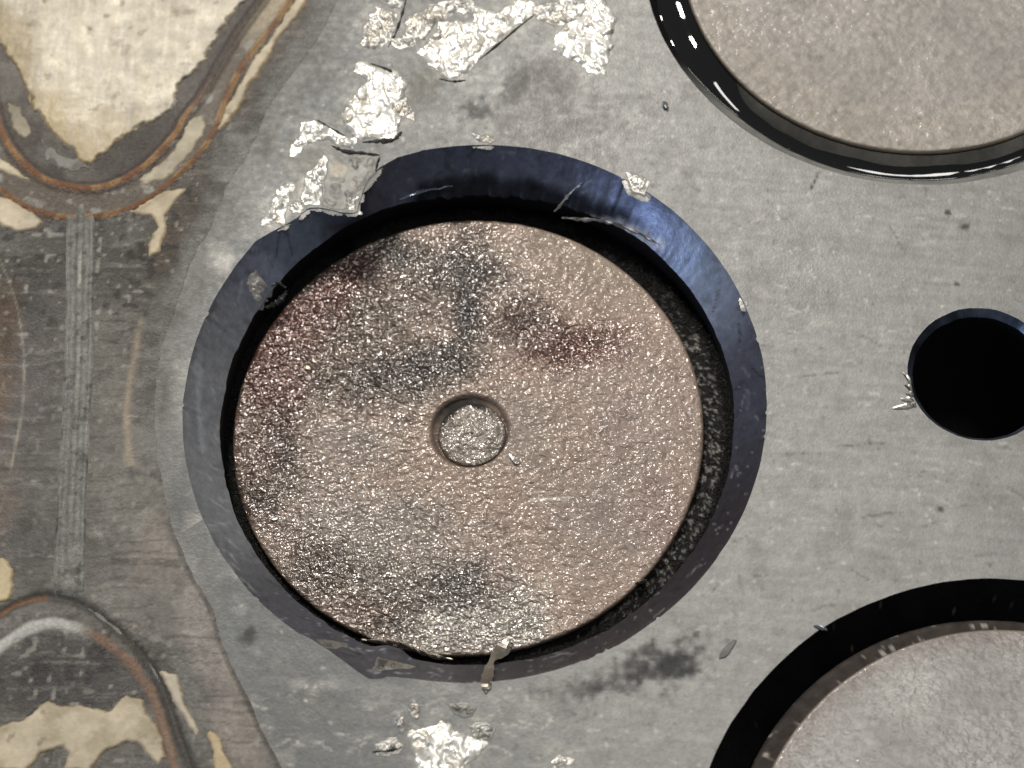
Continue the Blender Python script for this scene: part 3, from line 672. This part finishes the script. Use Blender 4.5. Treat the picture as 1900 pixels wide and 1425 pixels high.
# marks on the chamfer itself
def zch(x, y):
    th = np.arctan2(y - cm[1], x - cm[0]) % (2 * np.pi); ex = np.r_[TH, 2 * np.pi]
    ro = np.interp(th, ex, np.r_[R_MID, R_MID[0]]); ri = np.interp(th, ex, np.r_[RIN, RIN[0]])
    return -.8 * np.clip((ro - np.hypot(x - cm[0], y - cm[1])) / (ro - ri), 0, 1.15) ** .93
gouge([(460, 520), (475, 498), (488, 508), (480, 526), (472, 542)], 31, H=.14, cell=.05, tilt=.6, dull=.2, zb=zch, zp=-.3, h=.014, name='chamfer_burr', rag=.14)
lip_strip([(488, 556), (505, 548), (518, 538), (527, 524)], .07, .05, (.05, .05, .052), 'chamfer_burr', plate, seed=41, zfun=zch, zp=-.55, aux=(.4, .6, 1))
lip_strip([(500, 520), (512, 512), (526, 516)], .05, .05, (.16, .16, .17), 'chamfer_burr', plate, seed=42, zfun=zch, zp=-.5, aux=(.35, .7, 1))
lip_strip([(1026, 374), (1045, 362), (1062, 353), (1083, 345)], .045, .04, (.5, .49, .47), 'chamfer_burr', plate, seed=20, zfun=zch, zp=-.5, aux=(.35, .7, 1))
gouge([(590, 1190), (615, 1180), (640, 1184), (622, 1200), (606, 1206)], 35, cell=.06, dull=.85, zb=zch, zp=-.15, h=.016, name='chamfer_burr', rag=.04)
gouge([(700, 1215), (740, 1226), (775, 1232), (735, 1242), (690, 1250)], 36, cell=.08, dull=.93, zb=zch, zp=-.35, h=.016, name='chamfer_burr', rag=.04)
gouge([(1381, 558), (1388, 559), (1389, 567), (1383, 568)], 37, cell=.05, dull=.5, zb=lambda x, y: plate_z(x, y), h=.014, name='chamfer_burr', rag=.03)
lip_strip([(1042, 398), (1085, 402), (1130, 411), (1180, 432), (1225, 460)], .06, .03, (.17, .165, .165), 'chamfer_burr', plate, seed=14, zfun=zch, zp=-.78, aux=(.4, .8, 1))
lip_strip([(740, 366), (790, 352), (840, 345)], .025, .04, (.4, .45, .55), 'chamfer_burr', plate, seed=15, zfun=zch, zp=-.62, aux=(.35, .8, 1))

# burrs on the disc's own edge
lip_strip([(670, 1186), (705, 1190), (735, 1192), (765, 1202), (800, 1216), (840, 1223)], .07, .12, (.80, .74, .64), 'edge_burr', d_mid, seed=16, z0=ZD - .02, zp=ZD, aux=(.3, .9, 1))
lip_strip([(1178, 1082), (1190, 1080), (1200, 1076)], .05, .10, (.5, .45, .38), 'edge_burr', d_mid, seed=17, z0=ZD, zp=ZD, aux=(.35, .9, 1))

# ------------------------------------------------------------------ the stained gasket
gk = thing('stained_gasket', 'stained metal gasket with pressed channels and cream sealant residue, left of the bores', 'gasket')
sp = lambda pts, n=6: spline(P(pts), n)
L_IN = sp([(530, -60), (490, 0), (442, 66), (409, 122), (372, 184), (343, 221), (328, 250), (291, 291), (258, 320), (206, 346), (158, 352), (107, 344), (66, 324), (29, 287), (7, 250), (-4, 215), (-20, 150)])
L_OUT = sp([(580, -60), (542, 0), (508, 52), (475, 92), (449, 129), (424, 177), (405, 228), (387, 265), (365, 295), (332, 328), (302, 354), (265, 379), (228, 394), (192, 403), (125, 407), (81, 398), (44, 383), (0, 354), (-40, 320)])
RIB = P([(152, 385), (150, 450), (149, 560), (147, 680), (141, 800), (135, 920), (130, 1040), (128, 1125)])
A_OUT = sp([(-40, 1160), (0, 1140), (40, 1120), (90, 1108), (155, 1125), (206, 1160), (250, 1200), (284, 1243), (306, 1290), (324, 1342), (354, 1425), (375, 1490)])
A_IN = sp([(-40, 1240), (0, 1205), (37, 1178), (74, 1163), (110, 1160), (158, 1173), (199, 1195), (239, 1228), (265, 1261), (291, 1305), (306, 1360), (324, 1425), (335, 1490)])
PANEL = P([(470, -60), (457, 0), (427, 33), (390, 99), (372, 118), (332, 158), (317, 206), (291, 221), (254, 243), (210, 265), (184, 291), (173, 308), (158, 306), (129, 276), (92, 239), (63, 199), (40, 147), (15, 103), (-10, 63), (-60, -20), (-60, -80)])

def gasket_z(x, y):
    di, _ = dline(x, y, L_IN); do, _ = dline(x, y, L_OUT); dr, _ = dline(x, y, RIB); da, _ = dline(x, y, A_IN); db, _ = dline(x, y, A_OUT)
    z = 0.05 + 0.02 * (fbm(x * 1.2, y * 1.2, 1, 3) - .5) + 0.02 * (fbm(x * 7, y * .9, 3, 3) - .5) * 0.6
    rag = .02 * (fbm(x * 6, y * 6, 2, 3) - .5)
    # channel between the two brown lines, ridges on both sides
    z = z + 0.045 * np.exp(-((di + rag * 2) / .10) ** 2) + 0.04 * np.exp(-((do + rag * 2) / .09) ** 2)
    z = z + 0.035 * np.exp(-((da + rag * 2) / .13) ** 2) - 0.05 * np.exp(-((db + rag) / .10) ** 2)
    return z, di, do, dr, da, db

def build_gasket():
    x, y, F = grid(-12.6, -2.6, -9.0, 10.4, 0.036)
    e = edge_side(x, y)                                   # negative on the gasket
    F, (x, y, e) = keep(F, e < 0.10, [x, y, e])
    z, di, do, dr, da, db = gasket_z(x, y)
    e2 = e + 0.03 * (fbm(x * 3, y * 3, 2, 4) - .5) * 2
    low = ss(.5, -3.5, y)                                    # the edge stands proud in the lower half, fades into smear above
    z = (z - .035 * (1 - low) * ss(-.6, .0, e2)) * ss(0.02, -0.10 - .8 * (1 - low), e2) + plate_z(x, y) * ss(-.4, 0, e2) + .003 - ss(.0, .10, e2) * (.05 - .03 * (1 - low))
    n1 = fbm(x * .8, y * .8, 4, 4); yw = y + .25 * fbm(x * 1.3, y * 1.3, 3, 3) + .05 * fbm(x * 5, y * 5, 2, 3); st = fbm(x * .9 + .3 * y, yw * 15, 2, 4, .65); st2 = fbm(x * .5, yw * 24, 5, 4, .65); pit = fbm(x * 5, y * 5, 6, 4)
    C = np.tile(np.array([.128, .121, .110]), (len(x), 1))
    C = mix(C, [.19, .18, .162], ss(.45, .7, n1) * .8)
    def at(px): return P([px])[0]
    def blob(px, rx, ry, an, col, s_, seed, noise=.8, fr=1.5):
        nonlocal C
        c = at(px); a = math.radians(an); dx, dy = x - c[0], y - c[1]
        u = (dx * math.cos(a) + dy * math.sin(a)) / rx; v = (-dx * math.sin(a) + dy * math.cos(a)) / ry
        C = mix(C, col, ss(1.05, .3, np.hypot(u, v) + noise * (fbm(x * fr, y * fr, seed, 5) - .5)) * s_)
    blob((430, 330), 1.0, 3.8, -32, [.088, .070, .055], .9, 1)
    blob((500, 130), .55, 2.4, -34, [.10, .085, .07], .8, 2)
    blob((320, 480), .9, 1.8, -20, [.10, .082, .065], .8, 2)
    blob((240, 520), 1.2, .8, 0, [.08, .075, .07], .85, 3)
    blob((60, 520), 1.3, 1.2, 0, [.07, .065, .06], .85, 4)
    blob((170, 430), 1.6, .6, 0, [.09, .085, .08], .8, 5)
    blob((60, 700), .9, 2.2, 0, [.10, .09, .085], .8, 6)
    blob((0, 690), .45, 2.6, 0, [.115, .07, .042], .85, 7, .5)
    blob((0, 950), .7, 1.0, 0, [.14, .10, .075], .8, 1)
    blob((230, 700), 1.0, 2.2, 0, [.165, .152, .13], .7, 2)
    blob((300, 680), .30, 1.1, 0, [.14, .105, .08], .7, 3)
    blob((240, 900), 1.0, 1.4, 0, [.20, .19, .165], .8, 4)
    blob((300, 1000), .6, 1.6, -8, [.25, .222, .195], .8, 5)
    blob((380, 1180), .5, 2.2, 20, [.275, .250, .228], .85, 6)
    blob((440, 1350), .5, 1.4, 18, [.29, .255, .225], .85, 7)
    blob((60, 1000), 1.0, 1.1, 0, [.095, .09, .085], .85, 0)
    blob((250, 1130), 1.3, .6, -30, [.20, .185, .165], .7, 1)
    blob((150, 1260), 1.5, .75, -10, [.075, .072, .07], .9, 2)
    blob((40, 1260), 1.3, .9, 0, [.06, .058, .056], .85, 3)
    blob((350, 1310), .35, 1.4, 15, [.17, .165, .155], .7, 4)
    # streaks dragged across the sheet
    C = mix(C, [.27, .25, .22], ss(.54, .76, st) * .4)
    C = mix(C, [.06, .052, .045], ss(.52, .74, st2) * .5)
    C *= (.75 + .5 * fbm(x * 3.3, y * 3.3, 7, 5, .65))[:, None]
    # pits and grit
    gz = ss(3.6, 1.6, np.hypot((x - at((180, 520))[0]) * .8, y - at((180, 430))[1])) + ss(2.0, .8, np.hypot(x - at((150, 1270))[0], y - at((150, 1270))[1])) * .8
    C = mix(C, [.035, .033, .03], ss(.58, .70, pit) * (.25 + .45 * gz.clip(0, 1)))
    C = mix(C, [.45, .43, .38], ss(.80, .95, vn(x * 9, y * 9, 3)) * (.20 + .35 * gz.clip(0, 1)))
    # channel floor between the lines and cream remains in it
    ch = sdf(x, y, np.vstack([L_IN, L_OUT[::-1]]))
    chn = fbm(x * 1.7, y * 1.7, 3, 4)
    C = mix(C, [.15, .125, .10], ss(-.02, .06, ch) * .8)
    ytop = ss(at((440, 120))[1], at((470, 20))[1], y)
    C = mix(C, [.40, .34, .245], ss(.0, .12, ch) * ytop * ss(.32, .5, chn) * .85)
    C = mix(C, [.42, .42, .39], ss(.0, .1, ch) * ss(.60, .75, fbm(x * 4, y * 4, 2, 4)) * (1 - ytop) * .6)
    # inside of the pressed V: dark brown band round the cream panel
    inn = sdf(x, y, np.vstack([L_IN, [[-14, 4], [-14, 12]]])); 
    C = mix(C, [.085, .072, .065], ss(0, .1, inn) * .85)
    C = mix(C, [.16, .15, .13], ss(0, .1, inn) * ss(.5, .7, fbm(x * 2, y * 2, 1, 4)) * ss(at((260, 300))[0], at((120, 300))[0], x) * .7)
    # rust brown lines
    rust = np.array([.20, .085, .035])
    cr = fbm(x * 3, y * 3, 5, 4)
    yu = ss(at((360, 120))[1], at((330, 260))[1], y)
    C = mix(C, mix(np.tile(np.array([.07, .055, .045]), (len(x), 1)), rust, yu), ss(.085, .02, di + .05 * (cr - .5)) * .92)
    C = mix(C, [.40, .24, .10], ss(.04, .0, np.abs(di - .03)) * ss(.45, .65, cr) * .8 * yu)
    C = mix(C, rust * .9, ss(.085, .02, do + .05 * (cr - .5)) * .85)
    C = mix(C, [.045, .03, .022], ss(.06, .01, np.abs(di - .12)) * .55)
    C = mix(C, [.40, .26, .11], ss(.05, .0, np.abs(do - .04)) * ss(.5, .65, cr) * .7)
    axn = at((158, 1173))[0]
    C = mix(C, [.22, .135, .09], ss(.13, .03, da + .14 * (fbm(x * 6, y * 6, 1, 4) - .5)) * ss(axn - .2, axn + .3, x) * .85)
    C = mix(C, [.52, .51, .48], ss(.15, .05, da + .05 * (cr - .5)) * ss(axn + .2, axn - .3, x) * .85)
    C = mix(C, [.05, .045, .04], ss(.14, .04, db + .06 * (cr - .5)) * .85)
    dd, _ = dline(x, y, sp([(-20, 1150), (0, 1143), (33, 1121), (85, 1110)])); C = mix(C, rust, ss(.08, .0, dd) * .8)
    dd, _ = dline(x, y, sp([(0, 480), (30, 560), (45, 660), (42, 760), (20, 880)])); C = mix(C, [.40, .36, .30], ss(.05, .0, dd + .05 * (cr - .3)) * .6)
    dd, _ = dline(x, y, sp([(262, 600), (245, 690), (236, 770), (243, 860)])); C = mix(C, [.42, .34, .25], ss(.13, .0, dd + .1 * (cr - .5)) * .55)
    # faint circular scuffs and the thin scratch
    dd, _ = dline(x, y, P([(238, 774), (276, 775)])); C = mix(C, [.45, .42, .36], ss(.03, .0, dd) * .7)
    # thin shadow line painted dark along the edge in the lower part
    dd, _ = dline(x, y, EDGE); C = mix(C, [.05, .05, .05], ss(.06, .0, np.abs(dd - .03)) * (.25 + .5 * fbm(x * 2, y * 2, 2, 3)) * .7 * low)
    ax = np.zeros((len(x), 3)); ax[:, 0] = .56 + .25 * (n1 - .5); ax[:, 1] = .05; ax[:, 2] = .6 + 1.2 * gz.clip(0, 1)
    C, ax = edge_grime(x, y, C, ax, e)
    link('gasket_sheet', np.c_[x, y, z], F, M_GASKET, gk, C, ax)
build_gasket()

# raised rib joining the two arches
def build_rib():
    x0, y0 = RIB.min(0) - .6; x1, y1 = RIB.max(0) + .6
    x, y, F = grid(x0, x1, y0, y1, .025)
    d, t = dline(x, y, RIB); b = gasket_z(x, y)[0]
    wv = .31 + .04 * (fbm(x * .7, y * 1.2, 3, 3) - .5)
    sgn = np.sign(x - np.interp(y, RIB[::-1, 1], RIB[::-1, 0]))
    s = wv - d
    ef = ss(0, .10, t) * ss(1, .93, t)
    z = b - .03 + np.clip(s / .10, -1, 1) * .05 * ef + .03 * (1 - ef) * np.clip(s / .1, -1, .6) + .025 * ef * np.exp(-((s - .07) / .05) ** 2) + .03 * np.exp(-((d - .02) / .05) ** 2) * ss(.0, .3, 1 - t)
    z += .02 * (fbm(x * 5, y * 5, 1, 4) - .5)
    C = np.tile(np.array([.175, .175, .160]), (len(x), 1)) * (.6 + .8 * fbm(x * 4, y * 4, 2, 5, .65))[:, None]
    C = mix(C, [.42, .41, .38], np.exp(-((s - .05) / .028) ** 2) * .5 * ss(.4, .65, fbm(x * 5, y * 3, 4, 4)))
    C = mix(C, [.46, .45, .41], np.exp(-(d / .045) ** 2) * .5 * ss(.55, .3, t) * ss(.4, .6, fbm(x * 6, y * 3, 1, 4)))
    C = mix(C, [.10, .095, .09], np.exp(-((s - .13) / .035) ** 2) * .35 * (sgn < 0))
    C = mix(C, [.05, .05, .045], ss(.6, .75, fbm(x * 6, y * 6, 5, 4)) * .6)
    C = mix(C, [.06, .055, .05], ss(.03, -.02, s) * .7)
    F, (x, y, z, C) = keep(F, s > -.06, [x, y, z, C])
    link('rib', np.c_[x, y, z], F, M_GASKET, gk, C, np.array([.55, .2, .8]))
build_rib()

def patch(poly, name, col, th, seed, mat=M_RESIDUE, rag=.10, h=.028, edge=.06, aux=(.55, .0, 1.), paint=None, closed_px=True, base=None):
    q = P(poly) if closed_px else poly
    x0, y0 = q.min(0) - .2; x1, y1 = q.max(0) + .2
    x, y, F = grid(x0, x1, y0, y1, h)
    s = sdf(x, y, q) + .045 + rag * 1.8 * (fbm(x * 3.2, y * 3.2, seed, 5) - .5) + rag * 1.6 * (fbm(x * 8, y * 8, seed + 3, 4, .6) - .5)
    b = gasket_z(x, y)[0]
    if base is not None: b = base(x, y, b)
    z = b - .03 + np.clip(s / edge, -1, 1) * (.03 + th) + .02 * (fbm(x * 3, y * 3, seed + 1, 3) - .5) * ss(0, .2, s)
    C = np.tile(np.array(col), (len(x), 1)) * (.7 + .6 * fbm(x * 1.6, y * 1.6, seed, 5))[:, None]
    C = mix(C, np.array(col) * [.45, .36, .25], ss(.10, .0, s) * .75)
    C *= (.8 + .4 * fbm(x * 5, y * 5, seed + 1, 4, .6))[:, None]
    C = mix(C, np.array(col) * [.35, .3, .25], ss(.68, .8, fbm(x * 4, y * 4, seed + 2, 4)) * .6)
    if paint: C = paint(x, y, s, C)
    F, (x, y, z, C) = keep(F, s > -.05, [x, y, z, C])
    return link(name, np.c_[x, y, z], F, mat, gk, C, np.array(aux))

def panel_paint(x, y, s, C):
    C = mix(C, [.47, .43, .35], ss(.5, .7, fbm(x * .7, y * 12, 3, 3)) * .5)
    C = mix(C, [.66, .61, .51], ss(.5, .72, fbm(x * 12, y * .8, 6, 3)) * .3)
    C = mix(C, [.33, .25, .12], ss(.9, .1, s + .9 * (fbm(x * 1.5, y * 1.5, 1, 4) - .5)) * .75 * ss(P([(330, 150)])[0][0], P([(170, 150)])[0][0], x))
    a = P([(20, 130)])[0]; C = mix(C, [.17, .13, .07], ss(1.2, .1, np.hypot((x - a[0]) * 1.2, (y - a[1]) * .5) + .6 * (fbm(x, y, 2, 4) - .5)) * .5)
    C = mix(C, [.14, .09, .04], ss(.95, .99, vn(x * 3.3, y * 3.3, 5)) * .7)
    for i in range(9):
        l = P([(60 + i * 55, -40), (10 + i * 55 + 75, 330)]); d, _ = dline(x, y, l); C = mix(C, [.36, .35, .31], ss(.09, .0, d) * .28)
    return C
patch(PANEL, 'residue_panel', (.50, .45, .355), .05, 3, rag=.10, closed_px=False, paint=panel_paint, aux=(.5, .1, 1.))
CR = (.50, .425, .30)
patch([(585, -30), (565, 15), (523, 66), (505, 96), (479, 140), (464, 158), (438, 206), (416, 236), (408, 243), (424, 200), (450, 150), (478, 104), (512, 60), (548, 5), (570, -30)], 'sealant_residue', CR, .03, 4, rag=.05)
patch([(353, 228), (376, 212), (382, 238), (345, 298), (300, 338), (264, 346), (262, 335), (310, 300)], 'sealant_residue', (.40, .35, .25), .02, 5, rag=.07)
patch([(343, 354), (306, 361), (243, 396), (280, 402), (295, 424), (280, 453), (276, 479), (295, 468), (310, 424), (306, 402), (332, 368)], 'sealant_residue', (.50, .42, .28), .025, 6, rag=.05)
patch([(-25, 365), (22, 376), (44, 391), (63, 398), (77, 416), (70, 427), (37, 433), (15, 424), (-25, 400)], 'sealant_residue', (.54, .46, .33), .05, 7, rag=.05)
patch([(-25, 290), (0, 298), (22, 310), (55, 335), (40, 335), (0, 317), (-25, 305)], 'sealant_residue', (.50, .43, .3), .025, 1, rag=.04)
patch([(-25, 1030), (8, 1035), (24, 1055), (28, 1085), (18, 1112), (-25, 1125)], 'sealant_residue', (.56, .46, .28), .04, 2, rag=.06)
patch([(12, 190), (36, 200), (52, 225), (62, 250), (48, 258), (30, 240), (14, 215)], 'sealant_residue', (.27, .23, .16), .02, 2, rag=.09)
patch([(80, 262), (120, 290), (160, 300), (172, 318), (120, 318), (85, 298)], 'sealant_residue', (.19, .185, .165), .015, 3, rag=.10)
def hole_paint(x, y, s, C): return mix(C, [.30, .24, .15], ss(.5, .7, fbm(x * 2.2, y * 2.2, 2, 4)) * .5)
patch([(-30, 1360), (0, 1353), (44, 1338), (92, 1302), (122, 1313), (166, 1316), (199, 1324), (236, 1294), (265, 1302), (273, 1327), (291, 1353), (309, 1408), (295, 1420), (268, 1395), (254, 1379), (236, 1379), (199, 1394), (165, 1432), (120, 1432), (133, 1400), (122, 1383), (95, 1392), (74, 1401), (48, 1432), (-30, 1432)], 'sealant_residue', (.50, .43, .31), .045, 3, rag=.05, paint=hole_paint)
patch([(290, 1243), (328, 1254), (339, 1298), (372, 1357), (365, 1364), (334, 1324), (308, 1272)], 'sealant_residue', (.55, .49, .38), .03, 4, rag=.04)
patch([(390, 1362), (405, 1368), (432, 1440), (405, 1440)], 'sealant_residue', (.50, .40, .24), .02, 5, rag=.06)

# ------------------------------------------------------------------ loose bits
def chip(name, label, px, z, size, seed, col, cat, aspect=(1, .6, .4), rot=0., aux=(.3, .9, 1.), zlift=0.0):
    r2 = np.random.default_rng(seed)
    import bmesh
    bm = bmesh.new(); bmesh.ops.create_icosphere(bm, subdivisions=2, radius=1)
    V = np.array([v.co[:] for v in bm.verts]); F = [[v.index for v in f.verts] for f in bm.faces]; bm.free()
    n = vn(V[:, 0] * 1.4 + 5, V[:, 1] * 1.4 + V[:, 2] * 2.1, seed); V = V * (0.55 + .8 * n)[:, None]
    for _ in range(5):
        d = r2.normal(size=3); d /= np.linalg.norm(d); k = V @ d; lim = .55
        V -= np.outer(np.clip(k - lim, 0, None), d)
    V = V * np.array(aspect) * size
    a = math.radians(rot); V[:, :2] = V[:, :2] @ np.array([[math.cos(a), math.sin(a)], [-math.sin(a), math.cos(a)]])
    c = P([px], z)[0]; V[:, 2] -= V[:, 2].min() + .012; V += [c[0], c[1], z + zlift]
    o = link(name, V, F, M_TORN, None, np.array(col), np.array(aux), smooth=False)
    return tag(o, label, cat)
chip('metal_chip', 'tiny white metal chip lying on the plate near the oily ring', (1232, 195), 0, .12, 1, (.75, .74, .72), 'metal chip', (.55, .9, .6), 20)
chip('metal_chip', 'small bright grain on the sunken disc below and right of its boss', (985, 896), ZD, .055, 2, (.85, .83, .78), 'metal chip', (1, .6, .5), 0)
chip('metal_flake', 'pale flat flake on the reddish left part of the sunken disc', (572, 684), ZD, .13, 3, (.42, .36, .29), 'metal flake', (1, .5, .22), -35)
chip('metal_flake', 'thin grey flake lying between the sunken disc and the lower right bore', (1352, 1204), 0, .26, 4, (.16, .15, .15), 'metal flake', (1, .28, .14), 52, (.6, .3, 1))
chip('metal_flake', 'pale pointed flake on the rim of the lower right bore', (1522, 1165), 0, .14, 5, (.5, .52, .6), 'metal flake', (1, .4, .3), -15)
chip('metal_chip', 'pale chip on the lower left part of the sunken disc', (510, 962), ZD, .09, 6, (.45, .40, .34), 'metal chip', (1, .8, .35), 10)

def strip(name, label, pts, wid, cat, col, seed, aux=(.35, .85, 1.)):
    """bent thin sliver through photo points given with their heights"""
    c = np.array([[*P([(a, b)], z)[0], z] for a, b, z in pts]); c = spline(c, 4); n = len(c); r2 = np.random.default_rng(seed)
    t = np.gradient(c, axis=0); t /= np.linalg.norm(t, axis=1)[:, None]
    s = np.cross(t, [0, 0, 1.]); s /= np.linalg.norm(s, axis=1)[:, None]; up = np.cross(s, t)
    wv = np.interp(np.linspace(0, 1, n), np.linspace(0, 1, len(wid)), wid) * (1 + .4 * (r2.random(n) - .5))
    V = []
    for u, k in ((-1, 0), (-.4, .5), (.3, .35), (1, 0), (.3, -.35), (-.4, -.3)):
        V.append(c + s * (u * wv)[:, None] + up * (k * wv * (.5 if wid[1] < .05 else .22) * (1 + 1.2 * (r2.random(n) - .5)))[:, None])
    V = np.array(V).reshape(-1, 3); i = np.arange(n - 1)
    F = [list(f) for k in range(6) for f in np.stack([k * n + i, ((k + 1) % 6) * n + i, ((k + 1) % 6) * n + i + 1, k * n + i + 1], 1)]
    F += [[k * n for k in range(6)], [k * n + n - 1 for k in range(5, -1, -1)]]
    o = link(name, V, F, M_TORN, None, np.array(col), np.array(aux), smooth=False)
    return tag(o, label, cat)
strip('metal_sliver', 'torn metal sliver bridging the bottom rim of the middle bore', [(946, 1183, -1.2), (930, 1208, -1.12), (913, 1225, -.75), (906, 1248, -.25), (902, 1270, .02), (901, 1286, .02)], [.03, .15, .05, .10, .11, .01], 'metal sliver', (.33, .30, .26), 1)
strip('metal_sliver', 'tiny bright hooked sliver on the sunken disc just below its boss', [(945, 842, ZD + .06), (951, 851, ZD + .07), (957, 858, ZD + .05), (964, 852, ZD + .08)], [.02, .028, .028, .01], 'metal sliver', (.85, .82, .75), 2)
wh = thing('metal_burr', 'bright whiskery burr at the lower left rim of the small hole', 'metal burr')
for i, (a, b) in enumerate((((1700, 752), (1657, 757)), ((1697, 745), (1672, 740)), ((1695, 735), (1680, 728)), ((1692, 728), (1678, 712)), ((1690, 720), (1676, 690)), ((1698, 755), (1690, 748)))):
    mx = ((a[0] + b[0]) / 2 + 3, (a[1] + b[1]) / 2 - 4)
    o = strip('whisker', 'x', [(*a, .01), (*mx, .08), (*b, .03)], [.012, .028, .012], 'x', (.75, .73, .68), 10 + i)
    del o['label']; del o['category']; o.parent = wh
